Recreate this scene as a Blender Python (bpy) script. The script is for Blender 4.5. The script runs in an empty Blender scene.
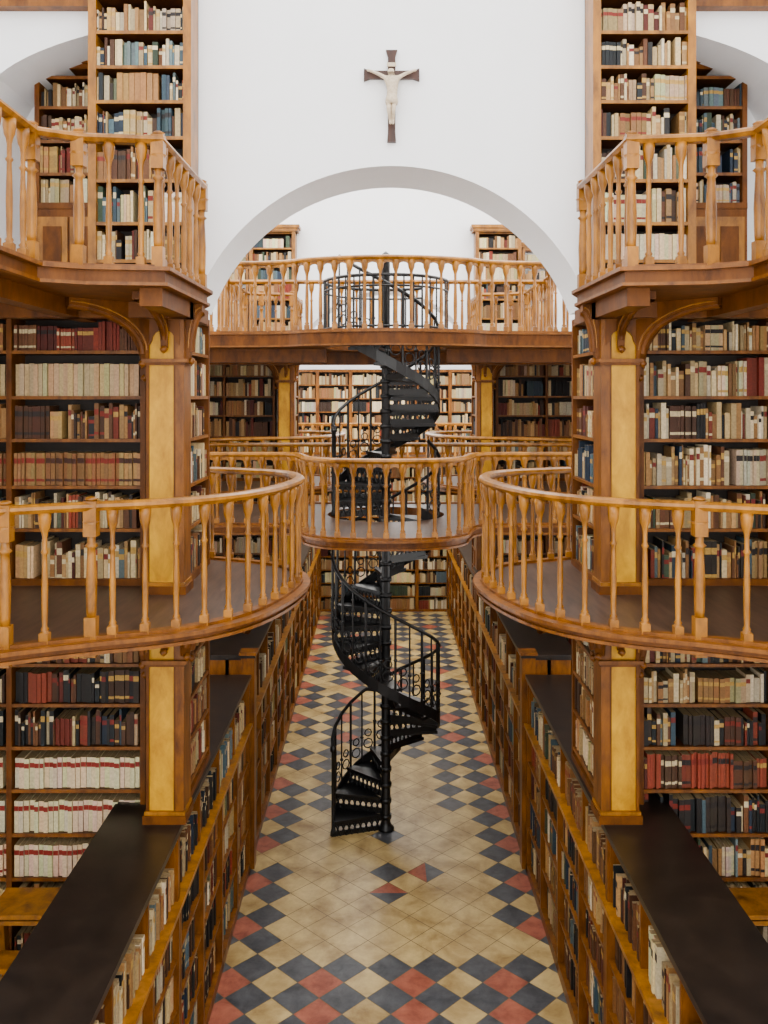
import bpy, math, random
from mathutils import Vector, Matrix
from mathutils.geometry import tessellate_polygon
rnd = random.Random(11)
scene = bpy.context.scene

# ---------------------------------------------------------------- materials
def lin(c):
    return tuple(((v/12.92) if v <= 0.04045 else ((v+0.055)/1.055)**2.4) for v in c)
def newmat(name):
    m = bpy.data.materials.new(name); m.use_nodes = True
    nt = m.node_tree; b = nt.nodes['Principled BSDF']
    return m, nt, b
def wood(name, c1, c2, rough=0.4, scale=(6,6,1.2), ns=3.0, bump=0.05, spec=0.4):
    m, nt, b = newmat(name)
    tc = nt.nodes.new('ShaderNodeTexCoord'); mp = nt.nodes.new('ShaderNodeMapping')
    mp.inputs['Scale'].default_value = scale
    n = nt.nodes.new('ShaderNodeTexNoise'); n.inputs['Scale'].default_value = ns
    n.inputs['Detail'].default_value = 6; n.inputs['Roughness'].default_value = 0.65
    n.inputs['Distortion'].default_value = 0.3
    r = nt.nodes.new('ShaderNodeValToRGB')
    r.color_ramp.elements[0].position = 0.30; r.color_ramp.elements[1].position = 0.70
    r.color_ramp.elements[0].color = (*lin(c1), 1); r.color_ramp.elements[1].color = (*lin(c2), 1)
    L = nt.links.new
    L(tc.outputs['Object'], mp.inputs['Vector']); L(mp.outputs['Vector'], n.inputs['Vector'])
    L(n.outputs['Fac'], r.inputs['Fac']); L(r.outputs['Color'], b.inputs['Base Color'])
    b.inputs['Roughness'].default_value = rough
    b.inputs['Specular IOR Level'].default_value = spec
    bp = nt.nodes.new('ShaderNodeBump'); bp.inputs['Strength'].default_value = bump
    L(n.outputs['Fac'], bp.inputs['Height']); L(bp.outputs['Normal'], b.inputs['Normal'])
    return m
M_RAIL = wood('rail_wood', (0.34,0.185,0.008), (0.67,0.43,0.035), 0.33, (2.5,2.5,1), 3.5, 0.02, .4)
M_FRAME = wood('shelf_wood', (0.29,0.145,0.008), (0.53,0.31,0.03), 0.4, (4,4,1.2), 3, .02, .3)
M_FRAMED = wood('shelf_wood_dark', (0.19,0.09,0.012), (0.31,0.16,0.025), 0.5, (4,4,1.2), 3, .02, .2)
M_BEAM = wood('beam_wood', (0.25,0.12,0.008), (0.45,0.25,0.025), 0.45, (3,3,1.2), 3, .02, .2)
M_DARK = wood('dark_back_wood', (0.09,0.055,0.025), (0.14,0.085,0.035), 0.6)
M_YEL = wood('ochre_paint', (0.60,0.39,0.0), (0.84,0.62,0.0), 0.38, (3,3,1.5), 2.5, 0.02, .3)
M_TOP = wood('black_top', (0.06,0.045,0.04), (0.15,0.115,0.09), 0.35, (2,2,2), 2.5, 0.03)
M_PLANK = wood('gallery_planks', (0.18,0.12,0.085), (0.33,0.24,0.18), 0.4, (8,1,1), 3, .05, .3)
M_CROSS = wood('cross_wood', (0.14,0.06,0.035), (0.27,0.15,0.09), 0.5)
M_WALL = wood('white_plaster', (0.96,0.96,0.96), (0.98,0.98,0.985), 0.9, (1,1,1), 1.2, 0.02)
M_IRON = wood('black_iron', (0.03,0.03,0.035), (0.06,0.06,0.065), 0.4, (2,2,2), 4, 0.02)
M_IVORY = wood('ivory', (0.70,0.62,0.50), (0.84,0.77,0.67), 0.5, (20,20,20), 3, 0.0)
M_BEIGE = wood('tile_beige', (0.52,0.40,0.20), (0.82,0.71,0.47), 0.36, (1,1,1), 2.6, 0.03)
M_TDARK = wood('tile_slate', (0.15,0.155,0.17), (0.32,0.325,0.34), 0.38, (2,2,1), 3, 0.03)
M_TRED = wood('tile_red', (0.46,0.20,0.13), (0.68,0.38,0.28), 0.45, (2,2,1), 3, 0.03)
M_GROUT = wood('grout', (0.38,0.32,0.22), (0.50,0.43,0.32), 0.8, (3,3,3), 3)
m, nt, b = newmat('book_bindings')
at = nt.nodes.new('ShaderNodeVertexColor'); at.layer_name = 'Col'
nz = nt.nodes.new('ShaderNodeTexNoise'); nz.inputs['Scale'].default_value = 60
tc = nt.nodes.new('ShaderNodeTexCoord')
mr = nt.nodes.new('ShaderNodeMapRange'); mr.inputs['To Min'].default_value = 0.5; mr.inputs['To Max'].default_value = 1.2
mx = nt.nodes.new('ShaderNodeVectorMath'); mx.operation = 'SCALE'
nt.links.new(tc.outputs['Object'], nz.inputs['Vector']); nt.links.new(nz.outputs['Fac'], mr.inputs['Value'])
nt.links.new(at.outputs['Color'], mx.inputs[0]); nt.links.new(mr.outputs['Result'], mx.inputs['Scale'])
nt.links.new(mx.outputs['Vector'], b.inputs['Base Color']); b.inputs['Roughness'].default_value = 0.6
b.inputs['Specular IOR Level'].default_value = .3
M_BOOK = m

# ---------------------------------------------------------------- mesh builder
class MB:
    def __init__(s): s.v=[]; s.f=[]; s.m=[]; s.sm=[]; s.c=[]; s.mats=[]
    def mi(s, mat):
        if mat not in s.mats: s.mats.append(mat)
        return s.mats.index(mat)
    def face(s, idx, mat, smooth=False, col=None):
        s.f.append(tuple(idx)); s.m.append(s.mi(mat)); s.sm.append(smooth); s.c.append(col)
    def box(s, x0,x1,y0,y1,z0,z1,mat):
        n=len(s.v)
        s.v += [(x0,y0,z0),(x1,y0,z0),(x1,y1,z0),(x0,y1,z0),(x0,y0,z1),(x1,y0,z1),(x1,y1,z1),(x0,y1,z1)]
        for q in ((0,3,2,1),(4,5,6,7),(0,1,5,4),(1,2,6,5),(2,3,7,6),(3,0,4,7)):
            s.face([n+i for i in q], mat)
    def tbox(s, T, u0,u1,v0,v1,z0,z1,mat):
        n=len(s.v)
        for p in [(u0,v0,z0),(u1,v0,z0),(u1,v1,z0),(u0,v1,z0),(u0,v0,z1),(u1,v0,z1),(u1,v1,z1),(u0,v1,z1)]:
            s.v.append(T(*p))
        for q in ((0,3,2,1),(4,5,6,7),(0,1,5,4),(1,2,6,5),(2,3,7,6),(3,0,4,7)):
            s.face([n+i for i in q], mat)
    def poly(s, loops, fn, a, bb, mat, side=None):
        side = side or mat
        flat=[p for l in loops for p in l]
        n=len(s.v); k=len(flat)
        for p in flat: s.v.append(fn(p[0],p[1],a))
        for p in flat: s.v.append(fn(p[0],p[1],bb))
        tris = tessellate_polygon([[Vector((p[0],p[1],0)) for p in l] for l in loops])
        for t in tris:
            s.face([n+i for i in t], mat); s.face([n+k+i for i in reversed(t)], mat)
        o=n
        for l in loops:
            c=len(l)
            for i in range(c):
                j=(i+1)%c
                s.face((o+i,o+j,o+k+j,o+k+i), side)
            o+=c
    def lathe(s, x,y,z,prof,mat,seg=10,smooth=True):
        n=len(s.v)
        for (h,r) in prof:
            for i in range(seg):
                a=2*math.pi*i/seg
                s.v.append((x+r*math.cos(a),y+r*math.sin(a),z+h))
        for j in range(len(prof)-1):
            for i in range(seg):
                i2=(i+1)%seg
                s.face((n+j*seg+i,n+j*seg+i2,n+(j+1)*seg+i2,n+(j+1)*seg+i),mat,smooth)
        s.face([n+i for i in range(seg)][::-1],mat)
        t=n+(len(prof)-1)*seg
        s.face([t+i for i in range(seg)],mat)
    def sweep(s, path, prof, mat, closed=False, smooth=False):
        P=[Vector(p) for p in path]; N=len(P); k=len(prof); n=len(s.v)
        for i,p in enumerate(P):
            if closed: d=(P[(i+1)%N]-P[i-1])
            else: d=(P[min(i+1,N-1)]-P[max(i-1,0)])
            if 0<i<N-1:
                e1=(P[i]-P[i-1]).normalized(); e2=(P[i+1]-P[i]).normalized(); d=e1+e2
            d.z=0; d.normalize(); side=Vector((-d.y,d.x,0))
            m=1.0
            if 0<i<N-1:
                d1=(P[i]-P[i-1]); d1.z=0; d1.normalize()
                m=1/max(0.5,abs(d1.dot(d)))
            for (a,h) in prof:
                q=p+side*a*m; s.v.append((q.x,q.y,q.z+h))
        R = N if closed else N-1
        for i in range(R):
            i2=(i+1)%N
            for j in range(k):
                j2=(j+1)%k
                s.face((n+i*k+j,n+i2*k+j,n+i2*k+j2,n+i*k+j2),mat,smooth)
        if not closed:
            s.face([n+j for j in range(k)],mat); s.face([n+(N-1)*k+j for j in range(k)][::-1],mat)
    def tube(s, p0,p1,r,mat,seg=6):
        p0=Vector(p0);p1=Vector(p1);d=(p1-p0).normalized()
        a=d.orthogonal().normalized(); b2=d.cross(a); n=len(s.v)
        for p in (p0,p1):
            for i in range(seg):
                t=2*math.pi*i/seg; q=p+a*math.cos(t)*r+b2*math.sin(t)*r; s.v.append(tuple(q))
        for i in range(seg):
            i2=(i+1)%seg; s.face((n+i,n+i2,n+seg+i2,n+seg+i),mat,True)
    def obj(s, name, parent=None):
        me=bpy.data.meshes.new(name); me.from_pydata([tuple(v) for v in s.v],[],s.f)
        for mt in s.mats: me.materials.append(mt)
        me.polygons.foreach_set('material_index', s.m)
        me.polygons.foreach_set('use_smooth', s.sm)
        if any(c is not None for c in s.c):
            ca=me.color_attributes.new('Col','FLOAT_COLOR','CORNER'); buf=[]
            for f,c in zip(s.f,s.c):
                cc=(*(c or (1,1,1)),1.0); buf += list(cc)*len(f)
            ca.data.foreach_set('color',buf)
        me.update()
        o=bpy.data.objects.new(name,me); scene.collection.objects.link(o)
        if parent: o.parent=parent
        return o
def spline(pts, n=6):
    P=[Vector((p[0],p[1])) for p in pts]; out=[]
    for i in range(len(P)-1):
        p0=P[max(i-1,0)];p1=P[i];p2=P[i+1];p3=P[min(i+2,len(P)-1)]
        for k in range(n):
            t=k/n
            q=0.5*((2*p1)+(p2-p0)*t+(2*p0-5*p1+4*p2-p3)*t*t+(3*p1-p0-3*p2+p3)*t**3)
            out.append((q.x,q.y))
    out.append(tuple(P[-1])); return out

# ---------------------------------------------------------------- books
CREAM=[(0.80,0.71,0.53),(0.76,0.65,0.46),(0.86,0.79,0.66),(0.70,0.59,0.40),(0.82,0.74,0.58)]
TAN=[(0.62,0.45,0.25),(0.54,0.37,0.20),(0.68,0.52,0.32)]
BROWN=[(0.34,0.20,0.11),(0.26,0.16,0.09),(0.42,0.26,0.14)]
DARK=[(0.09,0.08,0.08),(0.13,0.12,0.11),(0.09,0.11,0.12),(0.18,0.14,0.11)]
RED=[(0.46,0.16,0.09),(0.54,0.22,0.13),(0.34,0.12,0.08)]
BLUE=[(0.19,0.26,0.30),(0.27,0.35,0.38),(0.37,0.43,0.43),(0.13,0.18,0.24)]
GREEN=[(0.22,0.28,0.20),(0.36,0.38,0.28)]
PAL={'mixed':[(CREAM,7),(TAN,4.5),(BROWN,3.4),(DARK,2.0),(RED,1.2),(BLUE,1.0),(GREEN,0.8)],
 'light':[(CREAM,10),(TAN,5),(BROWN,1.8),(DARK,.9),(RED,.6),(BLUE,.5)],
 'dark':[(DARK,7),(BROWN,3.5),(RED,.8),(CREAM,1.0),(BLUE,1)],
 'brown':[(BROWN,4),(TAN,5),(RED,1.3),(DARK,1)],
 'cream':[(CREAM,1)],'plain':[(CREAM,1)],'tanrow':[(TAN,1)], 'redrow':[(RED,4),(BROWN,2.0),(TAN,1.0)],'blue':[(BLUE,4),(CREAM,4),(BROWN,1),(GREEN,1)]}
def pick(style):
    p=PAL[style]; t=rnd.random()*sum(w for _,w in p)
    for l,w in p:
        t-=w
        if t<=0: break
    c=rnd.choice(l); k=rnd.uniform(0.78,1.12)
    return tuple(min(1,v*k) for v in c)
def books_row(mb,T,u0,u1,z,hmax,depth,style,wmul=1.0,bands=True):
    u=u0+0.01
    run=0; base=None
    while u<u1-0.02:
        if run<=0:
            long_=style in('cream','plain','tanrow')
            run=rnd.randint(1,7) if not long_ else 30
            series = rnd.random()<0.45 or style in('cream','redrow','plain','tanrow')
            base=pick(style); hh=hmax*rnd.uniform(0.68,0.95); ww=rnd.uniform(0.02,0.042)*wmul
            lab=rnd.choice([(0.48,0.14,0.09),(0.72,0.56,0.26),(0.14,0.11,0.10),(0.80,0.72,0.55),(0.72,0.56,0.26)])
            nb=rnd.random()
            if style=='cream': lab=(0.52,0.13,0.09); ww=0.036; hh=hmax*.8; base=(0.85,0.77,0.62)
            if style=='plain': ww=.036; hh=hmax*.8; nb=1; base=(0.74,0.64,0.46)
            if style=='tanrow': lab=rnd.choice([(0.50,0.14,0.08),(.25,.12,.07)]); hh=hmax*.78; nb=0; run=9
            if rnd.random()<0.05: u+=rnd.uniform(0.02,0.08)
        run-=1
        if series: c=tuple(min(1,v*rnd.uniform(.93,1.05)) for v in base); h=hh*rnd.uniform(.97,1.0); w=ww*rnd.uniform(.85,1.15)
        else: c=pick(style); h=hmax*rnd.uniform(0.58,0.96); w=rnd.uniform(0.012,0.044)*wmul
        if u+w>u1-0.005: break
        fr=-0.012-rnd.random()*0.035; bk=-depth+0.02; x0=u+0.0015; x1=u+w-0.0015
        lc=lin(c)
        bz=[0,1.0]; cols=[lc]
        if bands and (nb<0.75):
            L=lin(lab); bz=[0,0.12,0.2,0.68,0.84,1.0]; cols=[lc,L if nb<.4 else lc,lc,L,lc]
            if not series and rnd.random()<.5: cols=[lc,lc,lc,lin(rnd.choice([(0.85,0.78,0.62),(0.45,0.14,0.12),(0.7,0.55,0.28)])),lc]
        n=len(mb.v)
        for q in bz:
            mb.v.append(T(x0,fr,z+h*q)); mb.v.append(T(x1,fr,z+h*q))
        for i in range(len(bz)-1):
            a=n+2*i; mb.face((a,a+1,a+3,a+2),M_BOOK,False,cols[i])
        e=n+2*(len(bz)-1); k=len(mb.v)
        for q in (0,1): mb.v.append(T(x0,bk,z+h*q)); mb.v.append(T(x1,bk,z+h*q))
        mb.face((n,e,k+2,k),M_BOOK,False,lc); mb.face((n+1,k+1,k+3,e+1),M_BOOK,False,lc)
        mb.face((e,e+1,k+3,k+2),M_BOOK,False,lin((0.60,0.51,0.36)))
        u+=w

def bookcase(o,uv,vv,width,z0,z1,rows=None,boards=None,depth=0.27,style='mixed',styles=None,stiles=None,
             frame=M_FRAME,cornice=0.0,wmul=1.0,bands=True,name='bookcase',edge=M_FRAME,skip=None,st=.04):
    ox,oy=o
    T=lambda u,v,z:(ox+uv[0]*u+vv[0]*v, oy+uv[1]*u+vv[1]*v, z)
    mb=MB(); bk=MB()
    mb.tbox(T,0,width,-depth,-depth+0.015,z0,z1,M_DARK)
    if stiles is None:
        k=max(1,round(width/0.85)); stiles=[width*i/k for i in range(k+1)]
    for s_ in stiles:
        a=min(max(s_-st/2,0),width-st); mb.tbox(T,a,a+st,-depth,0.004,z0,z1,frame)
    if boards is None:
        boards=[z0+0.06+(z1-z0-0.1)*i/rows for i in range(rows+1)]
    for i,zb in enumerate(boards):
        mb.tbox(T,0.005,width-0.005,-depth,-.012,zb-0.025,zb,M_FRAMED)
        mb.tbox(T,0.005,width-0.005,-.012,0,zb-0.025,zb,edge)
    mb.tbox(T,0,width,-depth,0.0,z1-0.04,z1,frame)
    if cornice:
        mb.tbox(T,-0.04,width+0.04,-depth,0.03,z1,z1+cornice*.5,frame)
        mb.tbox(T,-0.07,width+0.07,-depth,0.06,z1+cornice*.5,z1+cornice,frame)
    mb.tbox(T,0,width,-depth,0.008,z0,z0+0.05,frame)
    for i in range(len(boards)-1):
        if skip and i in skip: continue
        sty=styles[i%len(styles)] if styles else style
        for j in range(len(stiles)-1):
            hm=(boards[i+1]-0.025-boards[i])
            books_row(bk,T,stiles[j]+st/2,stiles[j+1]-st/2,boards[i],min(hm*.97,0.34),min(depth,.25),sty,wmul,bands)
    ob=mb.obj(name)
    b_=bk.obj('books',ob) if bk.f else None
    return ob

# ---------------------------------------------------------------- levels
H=5.2; HM=3.785; HU=5.97; HC=2.15; RH=0.80
W1=(7.0,7.74); W2=(15.3,16.0); YE=22.0
def empty(name,loc=(0,0,0)):
    e=bpy.data.objects.new(name,None); e.location=loc; e.empty_display_size=0.1; scene.collection.objects.link(e); return e

# ---- floor
mb=MB(); mb.box(-3.7,3.7,-1.5,YE,-0.1,0.0,M_GROUT)
D=0.41; g=0.005
ny=int(22/(D/2)); y_off=7.77
for n in range(-40,ny):
    yc=y_off+n*D/2
    if yc<2.5 or yc>YE-0.1: continue
    for k in range(-8,9):
        xc=k*D + (0 if n%2==0 else D/2)
        if abs(xc)>1.65: continue
        ax=abs(xc)
        front=yc<8.3; back=yc>13.0; edge=ax>1.0
        mt=M_BEIGE
        if front:
            mt=M_TDARK if n%2==0 else (M_TRED if k%2==0 else M_BEIGE)
        elif back:
            if n%2==0: mt=M_TDARK if rnd.random()<.85 else M_BEIGE
            else: mt=M_TRED if (k%2==0 and n%4==1 and rnd.random()<.8) else M_BEIGE
        elif edge:
            if n%2==0: mt=M_TDARK if rnd.random()<.9 else M_BEIGE
            else: mt=M_TRED if (ax>1.2 and n%4==1) else M_BEIGE
        elif yc>11.3 and ax>.75 and n%2==0: mt=M_TDARK
        dd=(n-10,round(xc/(D/2)))
        if dd in((0,0),(4,0)): mt=M_TDARK
        b0=len(mb.v); r=D/2-g
        mb.v += [(xc-r,yc,0.003),(xc,yc-r,0.003),(xc+r,yc,0.003),(xc,yc+r,0.003)]
        if dd==(0,2):
            mb.face((b0,b0+1,b0+3),M_TRED); mb.face((b0+1,b0+2,b0+3),M_TDARK)
        elif dd==(-2,0):
            mb.face((b0,b0+2,b0+3),M_TRED); mb.face((b0,b0+1,b0+2),M_TDARK)
        else: mb.face((b0,b0+1,b0+2,b0+3),mt)
mb.obj('floor')

# ---- arch walls
def arch_wall(name,y0,y1,niche):
    R=1.63; cz=5.36; zb=5.9; hw=1.8
    a0=math.asin((zb-cz)/R)
    pts=[(-3.7,0),(-hw,0),(-hw,zb)]
    N=48
    for i in range(N+1):
        a=math.pi-a0-(math.pi-2*a0)*i/N
        pts.append((R*math.cos(a),cz+R*math.sin(a)))
    pts += [(hw,zb),(hw,0),(3.7,0),(3.7,10.2),(-3.7,10.2)]
    loops=[pts]
    if niche:
        for s in (-1,1):
            l=[(s*3.15,5.98),(s*1.9,5.98),(s*1.9,8.0)]
            for i in range(1,16):
                t=i/16; x=1.9+1.25*t; l.append((s*x,7.55+0.58*math.cos(math.pi/2*max(0,(t*1.25+.5)/1.75))**.55))
            l.append((s*3.15,7.55)); loops.append(l)
    m_=MB(); m_.poly(loops,lambda p,q,t:(p,t,q),y0,y1,M_WALL)
    if niche:
        for s in (-1,1): 
            a,b_=sorted((s*1.85,s*3.2)); m_.box(a,b_,y1,y1+.05,5.9,8.3,M_WALL)
    return m_.obj(name)
arch_wall('wall_front_arch',*W1,True)
arch_wall('wall_middle_arch',*W2,False)
for s,nm in((-1,'trim_1'),(1,'trim_2')):
    m_=MB(); a,b_=sorted((s*2.28,s*3.69))
    m_.box(a,b_,6.90,6.995,8.19,8.30,M_FRAME); m_.box(a,b_,6.86,6.995,8.30,8.36,M_RAIL); m_.obj(nm)
mb=MB(); mb.box(-3.9,3.9,YE,YE+0.2,0,10.2,M_WALL); mb.obj('wall_back')
for s,nm in((-1,'wall_left'),(1,'wall_right')):
    m_=MB()
    outer=[(-1.5,0),(YE+.2,0),(YE+.2,10.2),(-1.5,10.2)]
    holes=[]
    for yc in (3.2,11.5,18.8):
        for zc in (1.2,6.2):
            w=.8; l=[(yc-w,zc),(yc+w,zc),(yc+w,zc+1.8)]
            for i in range(1,12):
                a=math.pi*i/12; l.append((yc+w*math.cos(a),zc+1.8+.5*math.sin(a)))
            l.append((yc-w,zc+1.8)); holes.append(l)
    a,b_=(3.7,3.9) if s>0 else (-3.9,-3.7)
    m_.poly([outer]+holes,lambda p,q,t:(t,p,q),a,b_,M_WALL); m_.obj(nm)
m_=MB(); outer=[(-3.9,0),(3.9,0),(3.9,10.2),(-3.9,10.2)]; holes=[]
for xc in(-2.2,0,2.2): holes.append([(xc-.8,1.2),(xc+.8,1.2),(xc+.8,9),(xc-.8,9)])
m_.poly([outer]+holes,lambda p,q,t:(p,t,q),-1.7,-1.5,M_WALL); m_.obj('wall_rear')
wn=1
def window(T,w,z0,z1,arched):
    global wn
    m_=MB()
    for u in (-w,-w/3,w/3,w): m_.tbox(T,u-.025,u+.025,-.03,.03,z0,z1+(0.3 if (arched and abs(u)<w*.9) else 0),M_BEAM)
    k=int((z1-z0)/.6)
    for i in range(k+1):
        z=z0+(z1-z0)*i/k; m_.tbox(T,-w,w,-.025,.025,z-.02,z+.02,M_BEAM)
    m_.obj('window_%d'%wn); wn+=1
for xc in(-2.2,0,2.2): window(lambda u,v,z,xc=xc:(xc+u,-1.6+v,z),.8,1.2,9,False)
for s in(-1,1):
    for yc in (3.2,11.5,18.8):
        for zc in (1.2,6.2): window(lambda u,v,z,yc=yc,s=s:(s*3.8+v,yc+u,z),.8,zc,zc+1.8,True)

# ---------------------------------------------------------------- bookcases on nave walls
def nave(yf, first):
    wm=1.0 if first else 1.5
    bd=first
    low=[0.05,0.35,0.65,0.95,1.28,1.60,1.93,2.26,2.58,2.90,3.20,3.52]
    mid=[3.80,4.21,4.53,4.88,5.20,5.54,5.81]
    up=[6.0,6.22,6.5,6.82,7.14,7.41,7.67,7.93,8.20,8.46]
    for s in(-1,1):
        if first:
            ls=['mixed','mixed','brown','mixed','light','cream','cream','cream','dark','dark','mixed'] if s<0 else ['mixed','mixed','light','mixed','mixed','mixed','dark','redrow','dark','light','mixed']
            ms=['light','mixed','tanrow','brown','plain','redrow'] if s<0 else ['mixed','mixed','light','mixed','light','light']
        else: ls=['mixed','mixed','light']; ms=['mixed','light','brown','light']
        wd=1.25 if first else 1.7
        xo = -1.84-wd if s<0 else 1.84
        stl=[0,wd-1.02,wd] if s<0 else [0,1.02,wd]
        if not first: stl=None
        bookcase((xo,yf),(1,0),(0,-1),wd,0,3.62,boards=low,styles=ls,stiles=stl,wmul=wm,bands=bd,frame=M_BEAM)
        bookcase((xo,yf),(1,0),(0,-1),wd,HM,5.84,boards=mid,styles=ms,stiles=stl,wmul=wm,bands=bd,frame=M_BEAM)
        xo = -2.27 if s<0 else 1.5
        top=8.56 if first else 7.95
        us=['light','light','blue','brown','blue','mixed','blue','light','light'] if s<0 else ['mixed','cream','light','mixed','light','light','light','light','mixed']
        bookcase((xo,yf),(1,0),(0,-1),.77,HU,top,boards=[z for z in up if z<top],styles=us,stiles=[0,.77],wmul=wm,bands=bd,frame=M_RAIL,edge=M_RAIL,cornice=.1,st=.06)
        if s<0: o=(-1.53,yf+0.02+.85);u=(0,-1);v=(1,0)
        else: o=(1.53,yf+.02);u=(0,1);v=(-1,0)
        bookcase(o,u,v,.85,HC,3.62,boards=[z for z in low if z>2.2],styles=['light','mixed'],depth=.24,stiles=[0,.85],wmul=wm,bands=bd,frame=M_BEAM)
        bookcase(o,u,v,.85,HM,5.84,boards=mid,styles=['mixed','light','blue'],depth=.24,stiles=[0,.85],wmul=wm,bands=bd,frame=M_BEAM)
nave(6.72,True); nave(15.0,False)
for s in(-1,1):
    xo=-2.95 if s<0 else 2.37
    bookcase((xo,7.45),(1,0),(0,-1),.58,6.75,7.95,boards=[6.8,7.05,7.32,7.6,7.85],style='light' if s<0 else 'blue',stiles=[0,.58],frame=M_BEAM,cornice=.08)
    m_=MB(); m_.box(xo,xo+.58,7.45,7.7,HU,6.75,M_BEAM)
    for k in (0,1):
        a=xo+.03+k*.27; m_.box(a,a+.25,7.43,7.45,HU+.08,6.68,M_RAIL); m_.box(a+.05,a+.2,7.42,7.43,HU+.15,6.6,M_BEAM)
    m_.obj('wooden_cupboard')
for s in(-1,1):
    xo=-2.75 if s<0 else 2.31
    bookcase((xo,15.15),(1,0),(0,-1),.44,HU,7.7,rows=6,style='light',stiles=[0,.44],wmul=1.6,bands=False,frame=M_RAIL,cornice=.08)
for (z0,z1,r) in((0,3.6,11),(HM,5.84,6)):
    for i in range(-4,4):
        bookcase((i*.8,YE-.3),(1,0),(0,-1),.8,z0,z1,rows=r,styles=['light','mixed','light'],stiles=[0,.8],wmul=1.5,bands=False,frame=M_FRAME)

# ---------------------------------------------------------------- low aisle cases
def low_case(s,ya,yb,top,endpost=False):
    root=MB(); bk=MB()
    xi=1.52; xu=1.57; xo=2.05
    def B(a,b_,c,d,e,f,mt): root.box(min(s*a,s*b_),max(s*a,s*b_),c,d,e,f,mt)
    B(xi-.02,xo+.02,ya,yb,top-.04,top,M_TOP)
    B(xi-.005,xi+.03,ya,yb,top-.075,top-.04,M_FRAME)
    B(xi+.24,xi+.28,ya,yb,0,top-.04,M_DARK)
    B(xo-.03,xo,ya,yb,0,top-.04,M_FRAME)
    B(xi,xo,ya,ya+.03,0,top-.04,M_FRAME); B(xi,xo,yb-.03,yb,0,top-.04,M_FRAME)
    B(xi-.01,xi+.24,ya,yb,0,.1,M_FRAME)
    zs=[.12,.50,.87,1.22,1.62]
    for z in zs[1:-1]: B(xi+.005,xi+.24,ya,yb,z-.025,z,M_FRAME)
    B(xi-.035,xi+.24,ya,yb,1.585,1.62,M_RAIL)
    n=max(1,round((yb-ya)/.8)); w=(yb-ya)/n
    for i in range(n+1):
        yc=min(max(ya+i*w,ya+.025),yb-.025)
        B(xi-.010,xi+.24,yc-.018,yc+.018,0,1.6,M_FRAME); B(xu-.03,xi+.24,yc-.016,yc+.016,1.6,top-.05,M_FRAME)
    if s<0: TT=lambda u,v,z:(-xi-.01+v,yb-u,z); 
    else: TT=lambda u,v,z:(xi+.01-v,ya+u,z)
    zz=zs+[top-.07]
    for r in range(len(zs)):
        for i in range(n):
            far=(ya+yb)/2>9
            books_row(bk,TT,i*w+.03,(i+1)*w-.03,zs[r],min(zz[r+1]-.03-zs[r],.34),.24,rnd.choice(['mixed','brown','dark','light','blue']),1.0 if not far else 1.4,not far)
    if endpost:
        B(xi-.05,xi+.10,ya-.06,ya+.10,0,top+.03,M_FRAME); B(xi-.07,xi+.12,ya-.08,ya+.12,top+.03,top+.06,M_FRAME)
        B(xi-.06,xo+.04,ya-.07,yb,top,top+.035,M_TOP)
    o=root.obj('low_bookcase'); bk.obj('books',o)
for s in(-1,1):
    low_case(s,2.6,6.4,HC); low_case(s,6.4,9.85,HC); low_case(s,9.95,15.0,2.32,True); low_case(s,15.02,21.65,HC)

# ---------------------------------------------------------------- pillars & brackets
def bracket(mb,x,y,zt,dx,dy,L,Hh,th=.07,mat=M_BEAM):
    sx,sy=-dy,dx
    P=[(0,0),(0,-Hh-.06),(0.02,-Hh-.06)]
    for i in range(0,11):
        t=math.pi/2*i/10; P.append((0.03+(L-.03)*(1-math.cos(t)),-.05-(Hh-.05)*(1-math.sin(t))))
    P.append((L,0))
    mb.poly([P],lambda p,q,t:(x+dx*p+sx*t,y+dy*p+sy*t,zt+q),-th/2,th/2,mat)
    c=P[3:-1]
    for i in range(len(c)-1):
        (p0,q0),(p1,q1)=c[i],c[i+1]
        mb.tube((x+dx*p0,y+dy*p0,zt+q0),(x+dx*p1,y+dy*p1,zt+q1),th*.38,M_BEAM,6)
        for sg in(-1,1):
            o=sg*th*.5
            mb.tube((x+dx*(p0-.01)+sx*o,y+dy*(p0-.01)+sy*o,zt+q0+.025),(x+dx*(p1-.01)+sx*o,y+dy*(p1-.01)+sy*o,zt+q1+.025),.007,M_RAIL,4)
    mb.lathe(x+dx*.035,y+dy*.035,zt-Hh-.10,[(0,0),(.015,.02),(.03,.03),(.05,.02),(.06,.0)],M_FRAME,8)
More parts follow.
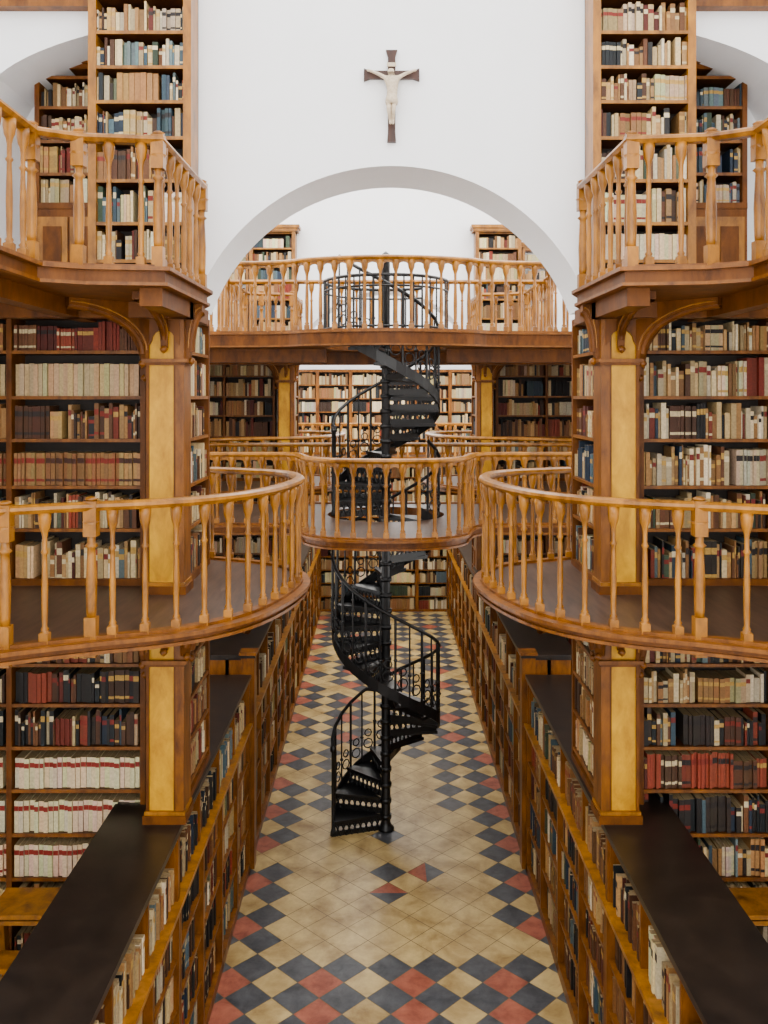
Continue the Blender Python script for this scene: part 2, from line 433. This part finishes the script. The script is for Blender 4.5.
def pillar(s,y0):
    x0,x1=1.49,1.76; y1=y0+.24
    for (za,zb,lf) in((HC,HM-.075,.95),(HM,HU-.11,.75)):
        m_=MB()
        def B(a,b_,c,d,e,f,mt): m_.box(min(s*a,s*b_),max(s*a,s*b_),c,d,e,f,mt)
        B(x0+.02,x1-.01,y0+.02,y1,za,zb,M_YEL)
        B(x0,x0+.06,y0+.005,y1,za,zb,M_FRAME); B(x1-.02,x1,y0+.005,y1,za,zb,M_BEAM)
        B(x0+.06,x0+.075,y0+.012,y1,za,zb,M_BEAM)
        B(x0-.02,x1+.02,y0-.02,y1,za,za+.06,M_BEAM); B(x0-.01,x1+.01,y0-.01,y1,za+.06,za+.085,M_RAIL)
        for k,(dz,e) in enumerate(((.0,.05),(.045,.035),(.08,.02))):
            B(x0-e,x1+e,y0-e,y1,zb-dz-.035,zb-dz,M_FRAME if k==1 else M_BEAM)
        B(x0-.025,x1+.025,y0-.025,y1,zb-.42,zb-.395,M_FRAME); B(x0-.012,x1+.012,y0-.012,y1,zb-.44,zb-.42,M_BEAM)
        xm=(x0+x1)/2+.01; r=.085
        pts=[(x0+.03,zb-.1),(x0+.03,zb-.3)]
        for i in range(9):
            a=math.pi-math.pi*i/8; pts.append((xm-r*-math.cos(a),zb-.27+r*math.sin(a)))
        pts += [(x1-.02,zb-.3),(x1-.02,zb-.1)]
        m_.poly([pts],lambda p,q,t:(s*p,t,q),y0-.002,y0+.03,M_BEAM)
        xc=s*(x0+x1)/2
        bracket(m_,xc,y0,zb,0,-1,lf,.26,.05)
        bracket(m_,s*x1,y0+.1,zb,s,0,.42,.46,.10)
        bracket(m_,s*x0,y0+.1,zb,-s,0,(.62 if lf>.9 else .12),.34,.09)
        bracket(m_,s*x1,y0+.02,zb,s*.7071,-.7071,.6,.36)
        if lf>.9: bracket(m_,s*x0,y0+.02,zb,-s*.7071,-.7071,.75,.30)
        m_.obj('pillar')
for s in(-1,1):
    pillar(s,6.42); pillar(s,14.7)

# ---------------------------------------------------------------- balustrades & galleries
BAL=[(0,.026),(.06,.026),(.062,.017),(.075,.024),(.09,.015),(.14,.017),(.30,.019),(.46,.0145),(.50,.0135),(.515,.023),(.53,.0135),(.60,.014),(.63,.020),(.655,.030),(.70,.036),(.74,.037)]
def resample(path,sp):
    P=[Vector(p) for p in path]; d=[0]
    for i in range(1,len(P)): d.append(d[-1]+(P[i]-P[i-1]).length)
    n=max(1,round(d[-1]/sp)); out=[]
    for k in range(n+1):
        t=d[-1]*k/n; i=0
        while i<len(d)-2 and d[i+1]<t: i+=1
        f=(t-d[i])/max(1e-9,d[i+1]-d[i]); q=P[i].lerp(P[i+1],f); out.append((q,(P[i+1]-P[i]).normalized()))
    return out
def balustrade(path,z,sp=.2,seg=10,arches=False,posts=(),name='balustrade',rs=1.0,h=RH):
    m_=MB(); k=h/.8
    p3=[(p[0],p[1],z) for p in path]
    m_.sweep([(x,y,z+h) for x,y,_ in p3],[(-.04,-.012),(-.046,-.03),(-.028,-.052),(.028,-.052),(.046,-.03),(.04,-.012),(.02,0),(-.02,0)],M_RAIL)
    m_.sweep([(x,y,z) for x,y,_ in p3],[(-.032,0),(.032,0),(.032,.02),(-.032,.02)],M_FRAME)
    pts=resample(path,sp)
    for q,d in pts:
        if any((q-Vector(p)).length<.07 for p in posts): continue
        m_.lathe(q.x,q.y,z+.01,[(a*k,r*rs) for a,r in BAL],M_RAIL,seg)
        m_.box(q.x-.026*rs,q.x+.026*rs,q.y-.026*rs,q.y+.026*rs,z-.01,z+.065,M_RAIL)
    for p in posts:
        m_.box(p[0]-.034,p[0]+.034,p[1]-.034,p[1]+.034,z-.10,z+.13,M_RAIL)
        m_.lathe(p[0],p[1],z+.12,[((a-.09)*k,r*1.75) for a,r in BAL[4:-2]],M_RAIL,seg)
        m_.box(p[0]-.038,p[0]+.038,p[1]-.038,p[1]+.038,z+h-.20,z+h+.005,M_RAIL)
        m_.lathe(p[0],p[1],z+h+.005,[(0,.03),(.012,.04),(.024,.02)],M_RAIL,seg)
    if arches:
        for i in range(len(pts)-1):
            a=pts[i][0]; b_=pts[i+1][0]; L=(b_-a).length; d=(b_-a)/L; r=L/2-.012
            loop=[(0,-.05),(0,-.16)]+[(L/2-r*math.cos(math.pi*j/8),-.15+r*.95*math.sin(math.pi*j/8)) for j in range(9)]+[(L,-.16),(L,-.05)]
            m_.poly([loop],lambda p,qq,t,a=a,d=d:(a.x+d.x*p-d.y*t,a.y+d.y*p+d.x*t,z+h+qq),-.010,.010,M_RAIL)
    return m_.obj(name)
def gallery(outer,holes,z,th,rim,name='gallery_floor'):
    m_=MB(); m_.poly([outer]+holes,lambda p,q,t:(p,q,t),z-th,z-.004,M_BEAM)
    m_.poly([outer]+holes,lambda p,q,t:(p,q,t),z-.004,z,M_PLANK,M_BEAM)
    if rim:
        r3=[(x,y,z) for x,y in rim]
        m_.sweep(r3,[(-.04,-.022),(.04,-.022),(.04,.002),(-.04,.002)],M_FRAME)
        m_.sweep(r3,[(-.02,-th),(.02,-th),(.02,-th+.02),(-.02,-th+.02)],M_FRAME)
    return m_.obj(name)
midrim=[(-3.65,4.36),(-3.1,4.48),(-2.6,4.70),(-2.14,5.00),(-1.72,5.20),(-1.4,5.33),(-1.12,5.52),(-.88,5.85),(-.71,6.38),(-.67,6.95),(-.88,7.45),(-1.5,7.78)]
for dy in (0,8.28):
    for s in(-1,1):
        rim=spline(midrim,5); rim=[(-s*x if s>0 else x,y+dy) for x,y in rim]
        outer=rim+[(s*1.78,7.78+dy),(s*1.78,7.0+dy-.01),(s*3.65,7.0+dy-.01)]
        gallery(outer,[],HM,.075,rim)
        ins=[(x+ s*0.05,y+0.04) for x,y in rim]
        balustrade(ins,HM,.185 if dy==0 else .25,12 if dy==0 else 6,posts=[ins[15],ins[20]] if dy==0 else ())
uprim=[(-2.07,3.0),(-2.07,5.2),(-1.84,5.34),(-1.38,5.40),(-1.36,6.62)]
for dy in(0,8.28):
    for s in(-1,1):
        rim=[(-s*x,y+dy) if s>0 else (x,y+dy) for x,y in uprim]
        outer=rim+[(s*1.50,7.0+dy-.02),(s*3.65,7.0+dy-.02),(s*3.65,3.0+dy)]
        gallery(outer,[],HU,.11,rim+[(s*1.5,6.98+dy)])
        ins=[(x+s*.05,y+.04) for x,y in rim]
        balustrade(ins,HU,.19 if dy==0 else .24,12 if dy==0 else 6,posts=[ins[1],ins[2],ins[3],ins[4]])
for dy in(0,8.28):
    for s in(-1,1):
        m_=MB()
        for (a,b_,c,d) in((1.42,3.6,6.3,6.42),(1.42,1.56,5.5,6.98),(2.2,2.32,4.0,6.7)):
            m_.box(min(s*a,s*b_),max(s*a,s*b_),c+dy,d+dy,HU-.22,HU-.11,M_BEAM)
        m_.obj('gallery_beam')

# central bay: stair well
SC=(-0.02,10.8)
def ring(r,n=36,off=0): return [(SC[0]+r*math.cos(2*math.pi*i/n+off),SC[1]+r*math.sin(2*math.pi*i/n+off)) for i in range(n)]
mfront=[(-3.65,9.85),(-1.4,9.85),(-1.0,9.75),(-.87,9.45),(-.80,9.15),(-.6,8.92),(-.3,8.82),(0,8.79)]
mf=spline(mfront,4); mf=mf+[(-x,y) for x,y in mf[::-1][1:]]
mf=[(x-.03,y) for x,y in mf]
gallery(mf+[(3.62,11.9),(-3.65,11.9)],[ring(.70)],HM,.10,mf,'gallery_bridge')
fi=[(x,y+.05) for x,y in mf]
balustrade(fi,HM,.165,8,arches=True,rs=1.1)
balustrade([(-3.6,11.85),(3.6,11.85)],HM,.2,6)
ufront=[(-3.65,10.6),(-1.5,10.5),(-.9,10.22),(-.45,10.06),(0,10.0)]
uf=spline(ufront,5); uf=uf+[(-x,y) for x,y in uf[::-1][1:]]
gallery(uf+[(3.65,12.0),(-3.65,12.0)],[ring(.70)],HU-.03,.17,uf,'gallery_bridge')
balustrade([(x,y+.05) for x,y in uf],HU-.03,.175,8,arches=True,h=.84,rs=1.15)
balustrade([(-3.6,11.95),(3.6,11.95)],HU-.03,.2,6)
m_=MB()
m_.box(-3.65,-.74,10.9,11.02,HU-.36,HU-.2,M_BEAM); m_.box(.72,3.65,10.9,11.02,HU-.36,HU-.2,M_BEAM)
m_.box(-3.65,3.65,11.8,11.95,HU-.36,HU-.2,M_BEAM); m_.obj('gallery_beam')
gallery([(-3.65,20.6),(3.65,20.6),(3.65,21.7),(-3.65,21.7)],[],HM,.13,[(-3.65,20.6),(3.65,20.6)])
balustrade([(-3.6,20.66),(3.6,20.66)],HM,.22,6)

# ---------------------------------------------------------------- spiral staircase
def stair():
    root=empty('spiral_staircase',(SC[0],SC[1],0))
    m_=MB()
    m_.lathe(0,0,0,[(0,.10),(.03,.10),(.05,.07),(.1,.055),(6.8,.05),(6.84,.07),(6.9,.05),(6.94,.0)],M_IRON,16)
    m_.obj('newel_post',root)
    def flight(z0,z1,n,a0,da,nm):
        t=MB(); rl=MB(); rise=(z1-z0)/n; R=.64; hr=[]
        for i in range(n):
            z=z0+rise*(i+1); a=a0-da*i
            seg=4; pts=[(.04*math.cos(a+.3),.04*math.sin(a+.3))]
            for k in range(seg+1):
                b_=a+.05-(da*1.10+.05)*k/seg; pts.append((R*math.cos(b_),R*math.sin(b_)))
            t.poly([pts],lambda p,q,w:(p,q,w),z-.035,z,M_IRON)
            e=Vector((math.cos(a),math.sin(a))); nn=Vector((-e.y,e.x))
            def P(r,zz,o=0): return (e.x*r+nn.x*o,e.y*r+nn.y*o,zz)
            for (q0,q1) in ((z-rise-.01,z-rise+.06),(z-.075,z-.02)):
                b0=len(t.v)
                for o in(0,-.012):
                    t.v += [P(.04,q0,o),P(R-.01,q0,o),P(R-.01,q1,o),P(.04,q1,o)]
                for f in((0,1,2,3),(7,6,5,4),(0,4,5,1),(2,6,7,3),(1,5,6,2)): t.face([b0+x for x in f],M_IRON)
            kk=8
            for j in range(kk):
                r0=.07+(R-.08)*j/kk; r1=.07+(R-.08)*(j+1)/kk
                t.tube(P(r0,z-rise),P(r1,z-.02),.012,M_IRON,4); t.tube(P(r1,z-rise),P(r0,z-.02),.012,M_IRON,4)
            t.lathe(0,0,z-.05,[(0,.07),(.05,.07)],M_IRON,10)
            for k in range(2):
                b_=a-da*(k+.2)/2; zz=z; top=z+.78+rise*((k+.2)/2)
                x,y=R*math.cos(b_),R*math.sin(b_)
                if k==0 and i==0: rl.lathe(x,y,z0,[(0,.04),(.05,.035),(.08,.024),(.98,.024),(1.0,.04),(1.05,.035),(1.08,0)],M_IRON,8)
                rl.tube((x,y,z-.03),(x,y,top),.0105 if k else .016,M_IRON,5)
                rl.lathe(x,y,z+.3,[(0,.012),(.02,.026),(.04,.012)],M_IRON,6)
                bm=b_-da*.25; cx_,cy_=R*math.cos(bm),R*math.sin(bm); tx,ty=-math.sin(bm),math.cos(bm)
                for (zo,rr) in ((.10,.06),(.235,.045)):
                    zc=z+zo+rise*((k+.45)/2)
                    for q in range(8):
                        a1=math.pi*2*q/8; a2=math.pi*2*(q+1)/8
                        rl.tube((cx_+tx*rr*math.cos(a1),cy_+ty*rr*math.cos(a1),zc+rr*math.sin(a1)),(cx_+tx*rr*math.cos(a2),cy_+ty*rr*math.cos(a2),zc+rr*math.sin(a2)),.009,M_IRON,4)
                hr.append((x,y,top)); 
            for k in range(3):
                b0=a-da*k/3; b1=a-da*(k+1)/3; n0=len(rl.v)
                for bb,zz in((b0,z-rise*.9+rise*k/3),(b1,z-rise*.9+rise*(k+1)/3)):
                    for rr in(R-.006,R+.012):
                        for dz in(0,.13): rl.v.append((rr*math.cos(bb),rr*math.sin(bb),zz+dz))
                for f in((0,4,5,1),(2,3,7,6),(1,5,7,3),(0,2,6,4)): rl.face([n0+x for x in f],M_IRON)
        for i in range(len(hr)-1): rl.tube(hr[i],hr[i+1],.022,M_IRON,6)
        t.obj('treads_'+nm,root); rl.obj('handrail_'+nm,root)
    flight(0,HM,20,math.radians(197),math.radians(30.5),'lower')
    flight(HM,HU-.03,12,math.radians(200),math.radians(30),'upper')
    g=MB(); R=.74; z=HU-.03; n=40
    for i in range(n):
        a=2*math.pi*i/n+.9
        if i>=n-6: continue
        b_=2*math.pi*(i+1)/n+.9
        p=(R*math.cos(a),R*math.sin(a)); q=(R*math.cos(b_),R*math.sin(b_))
        g.tube((*p,z),(*p,z+.62),.010,M_IRON,5)
        for h in (.05,.5,.62): g.tube((*p,z+h),(*q,z+h),.013 if h<.6 else .02,M_IRON,5)
    g.obj('guard_rail',root)
stair()

# ---------------------------------------------------------------- crucifix
def crucifix():
    root=empty('crucifix',(0.0,6.97,7.5))
    cz=5.2+321/900*6.97-7.5
    top=5.2+346/900*6.97-7.5; bot=5.2+254/900*6.97-7.5
    m_=MB(); w=.036
    m_.poly([[(-w*.95,bot),(w*.95,bot),(w*.8,bot+.08),(w*.85,cz-.03),(w*.8,top-.05),(w*1.25,top),(-w*1.25,top),(-w*.8,top-.05),(-w*.85,cz-.03),(-w*.8,bot+.08)]],lambda p,q,t:(p,t,q),-.005,.03,M_CROSS)
    hw=.215
    m_.poly([[(-hw,cz-.048),(-hw+.05,cz-.03),(hw-.05,cz-.03),(hw,cz-.048),(hw,cz+.048),(hw-.05,cz+.03),(-hw+.05,cz+.03),(-hw,cz+.048)]],lambda p,q,t:(p,t,q),-.012,.02,M_CROSS)
    m_.box(-.035,.035,-.02,-.012,cz+.06,cz+.09,M_IVORY)
    m_.obj('cross',root)
    V=[];E=[];Rr=[]
    def add(p,r,par=None):
        V.append(p);Rr.append(r)
        if par is not None: E.append((par,len(V)-1))
        return len(V)-1
    y=-.06
    pel=add((0,y,cz-.19),.036); wa=add((0.004,y-.004,cz-.14),.032,pel); ch=add((0,y-.008,cz-.075),.046,wa)
    nk=add((0,y-.010,cz-.03),.018,ch); hd=add((-.006,y-.022,cz-.002),.027,nk); add((-.008,y-.024,cz+.024),.022,hd)
    for s in(-1,1):
        sh=add((s*.045,y,cz-.045),.021,ch); el=add((s*.105,y+.01,cz-.008),.016,sh); wr=add((s*.165,y+.02,cz+.018),.012,el); add((s*.192,y+.025,cz+.026),.012,wr)
        hp=add((s*.02,y,cz-.22),.027,pel); kn=add((s*.018-.006,y-.035,cz-.295),.021,hp); an=add((s*.010,y+.01,cz-.37),.014,kn); add((s*.009,y-.012,cz-.40),.013,an)
    me=bpy.data.meshes.new('body'); me.from_pydata(V,E,[]); ob=bpy.data.objects.new('body',me); scene.collection.objects.link(ob); ob.parent=root
    md=ob.modifiers.new('Skin','SKIN'); 
    for i,r in enumerate(Rr): me.skin_vertices[0].data[i].radius=(r,r*.85)
    me.skin_vertices[0].data[0].use_root=True
    ob.modifiers.new('Sub','SUBSURF').levels=2; ob.modifiers['Sub'].render_levels=2
    me.materials.append(M_IVORY); md.use_smooth_shade=True
    c=MB()
    c.lathe(0,y-.002,cz-.25,[(0,.044),(.02,.050),(.05,.046),(.075,.038)],M_IVORY,12); c.obj('loincloth',root)
crucifix()

# ---------------------------------------------------------------- step ladders in side bays
for s in(-1,1):
    m_=MB(); x0,x1=2.15,2.75
    for x in(x0,x1):
        a,b_=sorted((s*x,s*(x+.035)))
        m_.poly([[(5.55,0),(5.65,0),(6.35,1.62),(6.25,1.62)]],lambda p,q,t:(t,p,q),a,b_,M_RAIL)
        m_.poly([[(6.55,0),(6.62,0),(6.42,1.62),(6.34,1.62)]],lambda p,q,t:(t,p,q),a,b_,M_RAIL)
    for i in range(1,7):
        z=i*.26; y=5.6+.7*z/1.62
        a,b_=sorted((s*x0,s*(x1+.035))); m_.box(a,b_,y-.09,y+.12,z,z+.03,M_RAIL)
    m_.box(a,b_,6.15,6.5,1.62,1.65,M_RAIL)
    m_.obj('step_ladder')

# ---------------------------------------------------------------- light
w=bpy.data.worlds.new('World'); scene.world=w; w.use_nodes=True
bg=w.node_tree.nodes['Background']; bg.inputs['Color'].default_value=(0.99,0.985,0.98,1); bg.inputs['Strength'].default_value=4.4
def area(name,loc,rot,sx,sy,pw,col=(1,.96,.89)):
    l=bpy.data.lights.new(name,'AREA'); l.shape='RECTANGLE'; l.size=sx; l.size_y=sy; l.energy=pw; l.color=col
    o=bpy.data.objects.new(name,l); o.location=loc; o.rotation_euler=rot; scene.collection.objects.link(o)
R=math.radians
area('window_light_rear',(0,-1.3,6.5),(R(90),0,0),6,6,330)  # added softbox behind the camera, frontal fill for the shelves
for s in(-1,1):  # added fill panels along the side walls, brightening the bays
    area('window_light_side',(s*3.55,3.2,3.5),(0,R(90)*s,0),6,2,40)
    area('window_light_side',(s*3.5,11.5,7),(0,R(90)*s,0),3,3,130)
    area('window_light_side',(s*3.5,9.3,2.0),(0,R(90)*s,0),3,1.5,65)
    area('window_light_side',(s*3.5,18.8,4.5),(0,R(90)*s,0),5,2.5,220)
area('ceiling_lamp',(0,11.3,9.6),(0,0,0),5,5,350)  # added overhead fill for the middle bay; no lamp hangs here
area('ceiling_lamp',(0,19,5.7),(0,0,0),2,4,150)  # added fill inside the far bay, not a fixture of the room

cam=bpy.data.cameras.new('camera'); co=bpy.data.objects.new('camera',cam); scene.collection.objects.link(co)
co.location=(-.09,0,5.2); co.rotation_euler=(R(90),0,0)
cam.lens=900/1024*36; cam.sensor_width=36; cam.shift_x=4/1024; cam.shift_y=-116/1024; cam.clip_end=100
scene.camera=co
